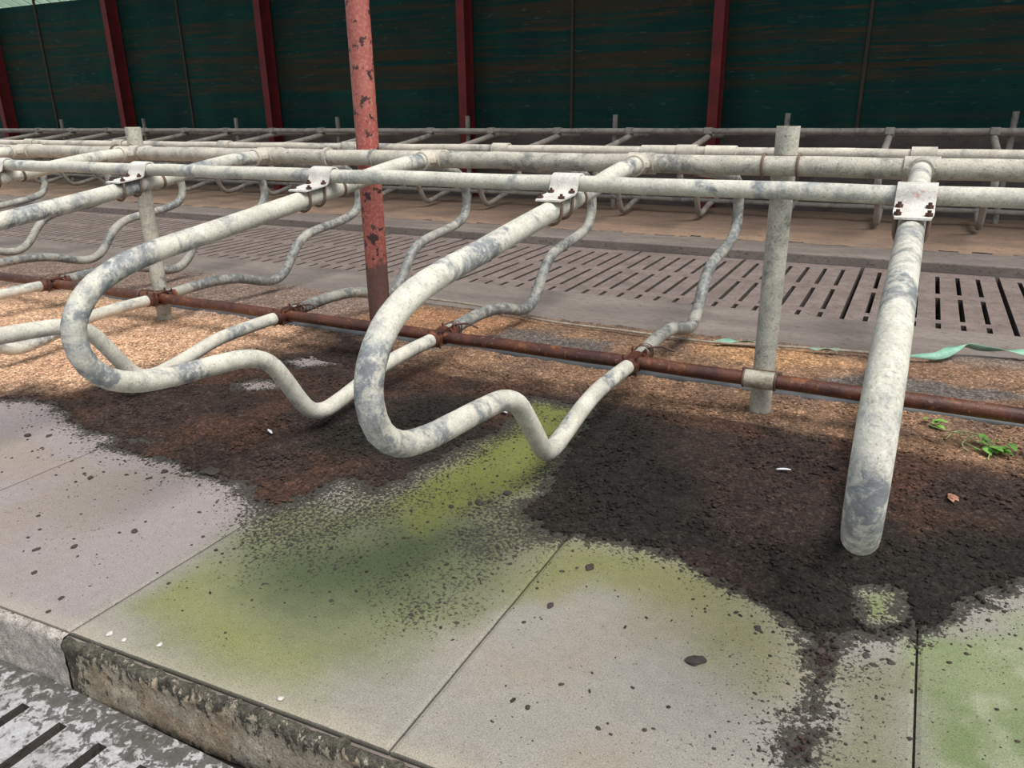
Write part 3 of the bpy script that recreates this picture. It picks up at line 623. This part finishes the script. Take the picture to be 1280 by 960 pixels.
def make_divider(profile, near, rail_y, rail_z, rail_r, mats, detail=True, rr=R_T, lowclamp=True):
    """parts of one divider in its own frame: x across, y depth, z up (root on the bed)"""
    s = 1 if near else -1     # direction from the loop end towards the ridge
    parts = []
    # loop pipe
    bm = bmesh.new(); tube(bm, catmull([(0, y, z) for y, z in profile], .035), rr, 20)
    parts.append(('loop_pipe', bm, mats[0], []))
    if not detail: 
        bm = bmesh.new(); zt = interp_top(profile, rail_y)
        box(bm, -.05, .05, rail_y - .05, rail_y + .05, rail_z - .035, rail_z + rail_r + .008, .01)
        parts.append(('clamp_plate', bm, mats[1], []))
        return parts
    # ridge collar: sleeve along the rail, flared sleeve along the loop pipe
    yr = YR
    bm = bmesh.new()
    if near:
        hollow_tube(bm, (-.062, yr, ZR), (.062, yr, ZR), .040, .0475)
    hollow_tube(bm, (0, yr - s * .035, ZR), (0, yr - s * .115, ZR - .004), rr - .004, rr + .009)
    for sx in (-1, 1):
        box(bm, sx * .040 - .012, sx * .040 + .012, yr - s * .075 - .022, yr - s * .075 + .022, ZR - .012, ZR + .012, .003)
    parts.append(('ridge_collar', bm, mats[1], []))
    # clamp plate: saddle over the rail and a flat tongue lying on the loop pipe
    y_end = rail_y - s * .178; zt0 = interp_top(profile, rail_y) + rr + .004; zt1 = interp_top(profile, y_end) + rr + .004
    W = .054; th = .006
    bm = bmesh.new(); prof = []
    for k in range(11):
        a = PI * (-.06 + 1.06 * k / 10)      # from the ridge side over the top to the loop side
        prof.append((rail_y + s * math.cos(a) * (rail_r + .002), rail_z + math.sin(a) * (rail_r + .002), rail_y + s * math.cos(a) * (rail_r + .002 + th), rail_z + math.sin(a) * (rail_r + .002 + th)))
    yy = rail_y - s * (rail_r + .010)
    zz = interp_top(profile, yy) + rr + .004
    prof.append((yy - s * .004, zz + .004, yy - s * .002 - s * .006, zz + .012))
    for q in (.06, .115, .178):
        y_ = rail_y - s * q; z_ = interp_top(profile, y_) + rr + .003; prof.append((y_, z_, y_, z_ + th))
    rows = []
    for i, (ya, za, yb, zb) in enumerate(prof):
        wq = W if i < len(prof) - 1 else W * .86
        rows.append([bm.verts.new((-wq, ya, za)), bm.verts.new((wq, ya, za)), bm.verts.new((wq, yb, zb)), bm.verts.new((-wq, yb, zb))])
    for A, B in zip(rows, rows[1:]):
        for k in range(4): bm.faces.new((A[k], A[(k + 1) % 4], B[(k + 1) % 4], B[k]))
    bm.faces.new(rows[0]); bm.faces.new(rows[-1][::-1])
    bolts = []
    for q in (.060, .152):
        y_ = rail_y - s * q; z_ = interp_top(profile, y_) + rr + .003 + th
        for sx in (-1, 1):
            b = bmesh.new()
            bmesh.ops.create_cone(b, cap_ends=True, segments=6, radius1=.0115, radius2=.0115, depth=.008, matrix=Matrix.Translation((sx * .040, y_, z_ + .0045)))
            tube(b, [(sx * .040, y_, z_ - .002), (sx * .040, y_, z_ + .016)], .0055, 8)
            bolts.append(('bolt', b, M['bolt'], []))
    parts.append(('clamp_plate', bm, M['plate'] if near else M['galv2'], bolts))
    for q in (.060, .152):
        y_ = rail_y - s * q; zc = interp_top(profile, y_); b = bmesh.new()
        pts = [(.044, y_, zc + rr + .004)] + [(.043 * math.cos(a), y_ + s * .0, zc - (rr + .009) * math.sin(a)) for a in [PI * k / 12 for k in range(13)]] + [(-.044, y_, zc + rr + .004)]
        tube(b, pts, .0055, 8); parts.append(('u_bolt', b, M['ubolt'], []))
    yk = rail_y + s * .085; zk = interp_top(profile, yk); b = bmesh.new()
    hollow_tube(b, (0, yk - .006, zk - .001), (0, yk + .006, zk + .001), rr - .003, rr + .005); parts.append(('pipe_band', b, M['ubolt'], []))
    # rusty end clamp at the low rail
    if lowclamp:
        b = bmesh.new(); ye = YB - s * .036
        hollow_tube(b, (0, ye - s * .075, ZB + .005), (0, ye - s * .012, ZB + .003), rr - .003, rr + .006)
        for sz in (-1, 1):
            box(b, -.026, .026, ye - s * .040, ye + s * .036, ZB + sz * .036 - .006, ZB + sz * .036 + .006, .003)
        tube(b, [(.034, ye - s * .035, ZB - .045), (.034, ye - s * .035, ZB + .055)], .006, 8); tube(b, [(-.034, ye - s * .035, ZB - .045), (-.034, ye - s * .035, ZB + .055)], .006, 8)
        parts.append(('end_clamp', b, M['rust'], []))
    return parts
def place(parts, x, label, group, name, y0, z0=0.0):
    root = empty(name, (x, y0, z0), label, 'stall divider', group)
    for (n, bm, mat, subs) in parts:
        bmesh.ops.translate(bm, verts=bm.verts, vec=(0, -y0, 0))
        o = obj(n, bm, mat, root)
        for (n2, b2, m2, _) in subs:
            bmesh.ops.translate(b2, verts=b2.verts, vec=(0, -y0, 0)); obj(n2, b2, m2, o)
    return root
def dup(root, x, label, group):
    r = root.copy(); C.objects.link(r); r.location.x = x; r['label'] = label; r['group'] = group
    for ch in list(root.children):
        c = ch.copy(); C.objects.link(c); c.parent = r
        for g in list(ch.children):
            d = g.copy(); C.objects.link(d); d.parent = c
    return r
GN = 'loop dividers on the camera side of the near row'
near_lab = ['white tubular divider loop at the right, seen end-on above the dirt', 'white tubular divider loop in the middle, its bend hanging over the green mat',
            'white tubular divider loop left of the middle one, bend left of the red post', 'white tubular divider loop cut by the left edge, passing behind the big left loop',
            'whitish tubular divider loop entering at the left edge, second beyond the big left loop']
place(make_divider(NEAR, True, YN, ZN, .030, (M['nearloop'], M['galv2'])), DX[0], near_lab[0], GN, 'stall_divider', 2.0)
place(make_divider(NEAR2, True, YN, ZN, .030, (M['nearloop'], M['galv2'])), DX[1], near_lab[1], GN, 'stall_divider', 2.0)
p = place(make_divider(NEAR, True, YN, ZN, .030, (M['nearloop'], M['galv2'])), DX[2], near_lab[2], GN, 'stall_divider', 2.0)
for k in (3, 4): dup(p, DX[k], near_lab[k], GN)
for k in (5, 6): dup(p, DX[k], 'whitish tubular divider at the far left of the near row, only its rail end showing', GN)
GF = 'loop dividers on the far side of the near row'
far_lab = ['grey tubular divider hidden in line behind the end-on right loop', 'grey S-bent divider between the middle loop and the right pale post',
           'grey S-bent divider rising just behind the middle loop', 'grey S-bent divider just right of the red post, behind the middle loop bend',
           'grey S-bent divider just left of the red post', 'grey S-bent divider crossing behind the left pale post', 'grey S-bent divider near the left edge of the view',
           'grey S-bent divider cut by the left edge']
p = place(make_divider(FARP, False, YF, ZF, .031, (M['farloop'], M['galv2'])), DX[0], far_lab[0], GF, 'stall_divider', 5.0)
for k in range(1, 10): dup(p, DX[k], far_lab[k] if k < 8 else 'grey divider of the near row far side, beyond the left edge of the view', GF)

# wire ties where the low pipes meet
for (x, y) in ((-1.131, 3.62), (-2.247, 3.60), (-3.371, 3.58)):
    bm = bmesh.new()
    for q in (0, .02, .045):
        pts = [(x + .043 * math.cos(a), y + q + .006 * math.sin(a * 2), .207 + .043 * math.sin(a)) for a in [2 * PI * k / 16 for k in range(17)]]
        tube(bm, pts, .0045, 6)
    tube(bm, [(x + .03, y, .245), (x + .09, y + .03, .25), (x + .16, y + .02, .235)], .006, 6)
    tag(obj('wire_tie', bm, M['zip']), {-1.131: 'rusty wire tie around the low pipe end behind the middle loop', -2.247: 'rusty wire tie where the left loop meets the low rusty pipe', -3.371: 'rusty wire tie on the low pipe left of the red post'}[x], 'wire', 'wire ties at the low pipe joints')

# ---------------------------------------------------------------- posts of the near row
def post(x, label):
    e = empty('rail_post', (x, 3.588, -.02), label, 'post', 'pale pipe posts of the near row')
    bm = bmesh.new(); r = hollow_tube(bm, (0, 0, 0), (0, 0, 1.322), .043, .0485, 28); obj('post_pipe', bm, M['post'], e)
    bm = bmesh.new(); 
    pts = [(.09 * math.cos(a), .09 * math.sin(a), .0) for a in [2 * PI * k / 20 for k in range(21)]]
    bmesh.ops.create_cone(bm, cap_ends=True, segments=24, radius1=.085, radius2=.055, depth=.03, matrix=Matrix.Translation((0, 0, .022))); obj('mortar_collar', bm, M['slab'], e)
    for zc in (ZR + .02, ZB + .02):
        rr = .043 if zc > .5 else .033
        for sx in (-1, 1):
            bm = bmesh.new(); yc = YR - 3.588
            pts = [(sx * .125, .030, zc), (sx * .095, .052, zc + .004)] if False else []
            pts = [(sx * .070, yc + (rr + .006) * math.cos(a), zc + (rr + .006) * math.sin(a)) for a in [PI * (-.55 - k / 12 * 0.0) + PI * 1.35 * k / 12 for k in range(13)]]
            pts = [(sx * .070, yc - (rr + .006) * math.sin(a), zc + (rr + .006) * math.cos(a)) for a in [-PI * .35 + PI * 1.35 * k / 12 for k in range(13)]]
            tube(bm, pts, .0055, 8); obj('u_bolt', bm, M['ubolt'], e)
        bm = bmesh.new(); box(bm, -.105, .105, -.050 - .004, -.043 + .004, zc + rr - .028, zc + rr - .002, .002) if zc > .5 else box(bm, -.09, .09, -.052, -.042, zc + .01, zc + .034, .002)
        obj('clamp_strap', bm, M['ubolt'], e)
    return e
post(-.530, 'pale mottled pipe post at the right, standing behind the rusty low pipe')
post(-4.605, 'pale mottled pipe post at the left, behind the big left loop')
post(-8.7, 'pale pipe post of the near row beyond the left edge of the view')
bm = bmesh.new(); n = 40
hollow_tube(bm, (0, 0, 0), (0, 0, 3.6), .055, .0625, 32)
o = obj('roof_post', bm, M['redpost']); o.location = (-2.742, 3.605, -.018)
tag(o, 'tall round roof post in flaking red paint, bare brown steel low down', 'post')

# ---------------------------------------------------------------- far row against the green wall
YC = 10.3
FP = [(11.05, .985), (10.6, 1.0)] + [(y + 7.655, z - .075) for y, z in NEAR[2:]]
FP = FP[:-1] + [(11.05, .135)]
e = rail('neck_rail', YC, 1.062, .034, -18.5, 3.4, M['far'], 'dusty grey neck rail of the far row, level across the foot of the green wall')
rail('ridge_rail', 11.06, 1.015, .032, -18.5, 3.4, M['far'], 'dusty rail just behind the far row neck rail, close to the wall')
rail('brisket_rail', 10.75, .150, .030, -18.5, 3.4, M['far'], 'low dusty pipe of the far row above its sawdust')
fr = make_divider(FP, True, YC, 1.062, .034, (M['far'], M['far']), detail=False, rr=.036)
xs_far = [YC * (.0623 - .1012 * k) for k in range(0, 17)]
GX = 'dusty loop dividers of the far row'
hints = ['at the right edge of the view', 'above the end-on right loop', 'hidden behind the right pale post', 'in front of the rightmost red column', 'left of the rightmost red column', 'under the middle of the green wall',
         'second right of the fourth red column', 'just right of the fourth red column', 'between the red post and the fourth column', 'just left of the red pipe post', 'two left of the red pipe post',
         'just right of the third red column', 'left of the third red column', 'right of the left pale post', 'just left of the left pale post', 'second left of the left pale post', 'at the left edge of the view']
p = None
for k, x in enumerate(xs_far):
    lab = 'dusty grey loop divider of the far row, ' + hints[k]
    if p is None: p = place(fr, x, lab, GX, 'stall_divider', 9.5, 0.0)
    else: dup(p, x, lab, GX)
pr = [.0778 + .225, .0778, -.1499, -.3629, -.5832, -.8153, -1.0281, -1.2527, -1.4828]
ph = ['beyond the right edge', 'at the right edge of the view', 'straight above the right pale post', 'between the fourth and rightmost red columns', 'beside the fourth red column', 'just left of the red pipe post', 'left of the third red column', 'just right of the left pale post', 'near the left edge of the view']
for k, q in enumerate(pr):
    X = q * 11.13; bm = bmesh.new(); hollow_tube(bm, (0, 0, 0), (0, 0, 1.33), .030, .036, 16)
    o = obj('rail_post', bm, M['far']); o.location = (X, 11.14, -.075)
    tag(o, 'short dusty grey pipe post of the far row, ' + ph[k], 'post', 'short posts of the far row')

# ---------------------------------------------------------------- small things on the bed
bm = bmesh.new(); tube(bm, [(x, 3.885 + .012 * math.sin(x * 2.1), .004 + .004 * math.sin(x * 5)) for x in np.arange(-6, 2.8, .12)], .030, 12)  # long dark grey round strip laid along the bed behind the low rail
tag(obj('dark_strip', bm, M['strip_grey']), 'dark grey round strip half buried in the bedding behind the rusty low rail', 'pipe')
def ribbon(name, pts, wid, mat, label, cat, group=None, tw=0):
    P = catmull(pts, .015); co = []; F = []
    for i, q in enumerate(P):
        t = (P[min(i + 1, len(P) - 1)] - P[max(i - 1, 0)]).normalized(); sd_ = V((-t.y, t.x, 0)).normalized()
        u = i / (len(P) - 1); ww = wid * min(1, .25 + 3 * u, .25 + 3 * (1 - u)); an = tw * math.sin(u * 9)
        d = sd_ * math.cos(an) + V((0, 0, 1)) * math.sin(an)
        co += [tuple(q - d * ww / 2), tuple(q + d * ww / 2)]
        if i: F.append((2 * i - 2, 2 * i - 1, 2 * i + 1, 2 * i))
    o = npobj(name, co, F, mat); so = o.modifiers.new('thick', 'SOLIDIFY'); so.thickness = .002
    return tag(o, label, cat, group)
gz = ground_z(-.8, 4.6)
ribbon('webbing_strip', [(-1.0, 4.585, gz + .020), (-.88, 4.62, gz + .03), (-.75, 4.655, gz + .03), (-.62, 4.66, gz + .015)], .055, M['green_strip'], 'short torn green strip lying left of the right pale post', 'strip', 'torn green strips at the back of the bed', .5)
ribbon('webbing_strip', [(-.45, 4.68, gz + .02), (-.36, 4.71, gz + .022), (-.26, 4.73, gz + .02)], .035, M['green_strip'], 'small torn green strip just right of the right pale post', 'strip', 'torn green strips at the back of the bed', .4)
ribbon('webbing_strip', [(.05, 4.76, gz + .02), (.14, 4.76, gz + .03), (.22, 4.80, gz + .03), (.30, 4.92, gz + .045), (.36, 5.02, gz + .05), (.46, 5.06, gz + .03), (.60, 5.07, gz + .03), (.9, 5.1, gz + .02)], .06, M['green_strip'], 'long twisted green strip by the right edge of the view', 'strip', 'torn green strips at the back of the bed', .8)
bm = bmesh.new(); tube(bm, catmull([(-3.4, 4.84, gz + .02), (-2.76, 4.80, gz + .02), (-2.14, 4.62, gz + .02), (-1.57, 4.6, gz + .02), (-1.0, 4.58, gz + .02), (-.62, 4.66, gz + .02), (-.3, 4.72, gz + .02), (.05, 4.76, gz + .02)], .04), .008, 8)
tag(obj('cord', bm, M['cord']), 'thin muddy pale cord strung along the back of the bedding', 'cord')

def clod(x, y, s, name='dirt_clod', mat='clod', flat=.5, seed=0):
    rs = random.Random(seed * 13 + 5); bm = bmesh.new(); bmesh.ops.create_icosphere(bm, subdivisions=2, radius=1)
    ax = 1 + .8 * rs.random(); rot = rs.random() * PI
    ph = [rs.random() * 6 for _ in range(4)]
    for v in bm.verts:
        c = v.co; f = 1 + .22 * math.sin(4 * c.x + ph[0]) * math.cos(3 * c.y + ph[1]) + .14 * math.sin(9 * c.y + ph[2]) * math.sin(8 * c.x + ph[3]); c *= f
        c.x *= ax; c.z *= flat
    bmesh.ops.rotate(bm, verts=bm.verts, matrix=Matrix.Rotation(rot, 3, 'Z')); bmesh.ops.scale(bm, verts=bm.verts, vec=(s, s, s))
    zmin = min(v.co.z for v in bm.verts)
    o = obj(name, bm, M[mat]); o.location = (x, y, ground_z(x, y) - zmin - .001); return o
CL = [(-2.83, 1.73, .016), (-2.6, 1.9, .020), (-3.49, 1.89, .022), (-3.40, 1.93, .016), (-2.53, 1.96, .016), (-2.61, 1.83, .012), (-2.89, 1.745, .010), (-2.83, 1.79, .009), (-3.3, 1.83, .010), (-3.05, 1.80, .010),
      (-2.4, 1.36, .014), (-2.37, 1.2, .012), (-2.16, 1.15, .011), (-2.5, 1.29, .013), (-2.13, 1.09, .010), (-2.72, 1.44, .011), (-2.62, 1.38, .009), (-2.30, 1.52, .016), (-2.05, 1.60, .010), (-2.20, 1.72, .009),
      (-0.77, 2.01, .018), (-0.80, 1.77, .013), (-1.3, 2.23, .022), (-1.24, 2.34, .024), (-1.38, 2.16, .015), (-1.33, 2.21, .012), (-1.27, 2.26, .014), (.05, 1.94, .013), (.07, 1.91, .010), (.11, 1.94, .014), (.04, 2.0, .011), (-.06, 1.9, .014), (-.23, 1.93, .014), (-.17, 1.98, .018)]
for i, (x, y, s) in enumerate(CL):
    tag(clod(x, y, s * .68, flat=.35, seed=i), 'small dark clod of dried muck lying on a stall mat', 'clod', 'small dark clods on the mats')
tag(clod(-.35, 1.72, .018, flat=.35, seed=50), 'dark flat clod alone on the pale grey mat right of the long seam', 'clod')
tag(clod(-2.42, 1.98, .034, flat=.12, seed=51), 'larger dark patch of muck at the edge of the dirt on the left pale mat', 'clod')
for i, (x, y, s, l) in enumerate([(-1.81, 1.10, .009, 'whitish pebble near the kerb edge, beside the seam of the green mat'), (-1.87, 1.10, .011, 'whitish pebble closest to the kerb joint at the seam of the green mat'), (-1.70, 1.13, .010, 'pale round pebble on the green mat by the kerb'), (-1.25, 1.12, .011, 'pale pebble at the kerb edge near the bottom of the view')]):
    tag(clod(x, y, s * .75, 'pebble', 'pebble', .5, 70 + i), l, 'pebble')
tag(clod(.60, 3.22, .024, 'pebble', 'pebble', .5, 90), 'flat pale stone on dark dirt at the right edge, near the green weed', 'pebble')
# feathers
def feather(x, y, L, rz, label, mat='feather'):
    co = []; F = []; n = 10
    for i in range(n + 1):
        u = i / n; wv = L * .13 * math.sin(PI * min(1, u * .95 + .05)) ** .7 * (1 if u < .95 else .4); z = .006 + .004 * math.sin(PI * u)
        co += [(u * L, -wv, z + .002), (u * L, 0, z + .005), (u * L, wv, z + .001)]
        if i:
            a = 3 * i
            F += [(a - 3, a - 2, a + 1, a), (a - 2, a - 1, a + 2, a + 1)]
    e = npobj('feather', co, F, M[mat]); so = e.modifiers.new('t', 'SOLIDIFY'); so.thickness = .0012
    e.location = (x, y, ground_z(x, y) + .002); e.rotation_euler = (0, 0, rz)
    return tag(e, label, 'feather')
feather(-.345, 2.905, .055, .35, 'small white feather on the dark dirt right of the middle loop')
feather(-2.47, 2.36, .06, -.5, 'bluish white feather on the dark dirt between the two left loops')
feather(-1.66, 3.05, .06, -.2, 'thin whitish feather on the black dirt inside the middle loop')
# dead leaf
def leaf_mesh(bm, base, d, up, L, W, cup=.25):
    base = V(base); d = V(d).normalized(); sdv = d.cross(V(up)).normalized(); nu = sdv.cross(d).normalized(); n = 7; rows = []
    for i in range(n + 1):
        u = i / n; ww = W * math.sin(PI * min(.98, u * .92 + .06)) ** .8; c = base + d * (L * u) - nu * (cup * L * u * u)
        rows.append([bm.verts.new(c - sdv * ww + nu * ww * .35), bm.verts.new(c), bm.verts.new(c + sdv * ww + nu * ww * .35)])
    for A, B in zip(rows, rows[1:]):
        bm.faces.new((A[0], A[1], B[1], B[0])); bm.faces.new((A[1], A[2], B[2], B[1]))
bm = bmesh.new()
for a in (-1.2, -.45, .35, 1.1): leaf_mesh(bm, (0, 0, .004), (math.cos(a), math.sin(a), .25), (0, 0, 1), .034, .012, .3)
o = obj('dead_leaf', bm, M['deadleaf']); o.location = (.255, 2.96, ground_z(.27, 2.97) + .002); so = o.modifiers.new('t', 'SOLIDIFY'); so.thickness = .0012
tag(o, 'reddish brown lobed dead leaf on the black dirt at the right', 'leaf')
# plucked green weed
gx, gy = .38, 3.50; g0 = ground_z(gx, gy)
e = empty('uprooted_weed', (gx, gy, g0), 'wilting uprooted green weed with curled stems on the dirt at the right', 'weed')
rs = random.Random(4)
for pts in ([(-.20, .20, .01), (-.14, .13, .02), (-.06, .05, .04), (.0, .0, .03)], [(-.13, .05, .01), (-.09, .11, .03), (.0, .07, .04), (.04, .0, .02)], [(-.05, -.05, .01), (-.07, 0, .02), (-.02, .06, .04), (.05, .02, .03)],
            [(.02, -.10, .008), (.03, -.05, .015), (.05, .0, .02), (.03, .03, .03)], [(-.06, .02, .02), (.0, -.04, .02), (.06, -.03, .02)]):
    bm = bmesh.new(); tube(bm, catmull(pts, .01), .0025, 6); obj('stem', bm, M['stem'], e)
for i in range(26):
    cl = i < 20
    b = (rs.uniform(-.03, .10), rs.uniform(-.04, .05), rs.uniform(.012, .045)) if cl else (rs.uniform(-.22, -.17), rs.uniform(.15, .21), rs.uniform(.01, .03))
    a = rs.uniform(-1.2, 2.0); bm = bmesh.new(); leaf_mesh(bm, b, (math.cos(a), math.sin(a), rs.uniform(-.1, .5)), (0, 0, 1), rs.uniform(.035, .06), rs.uniform(.011, .018))
    obj('leaf', bm, M['leaf'], e)
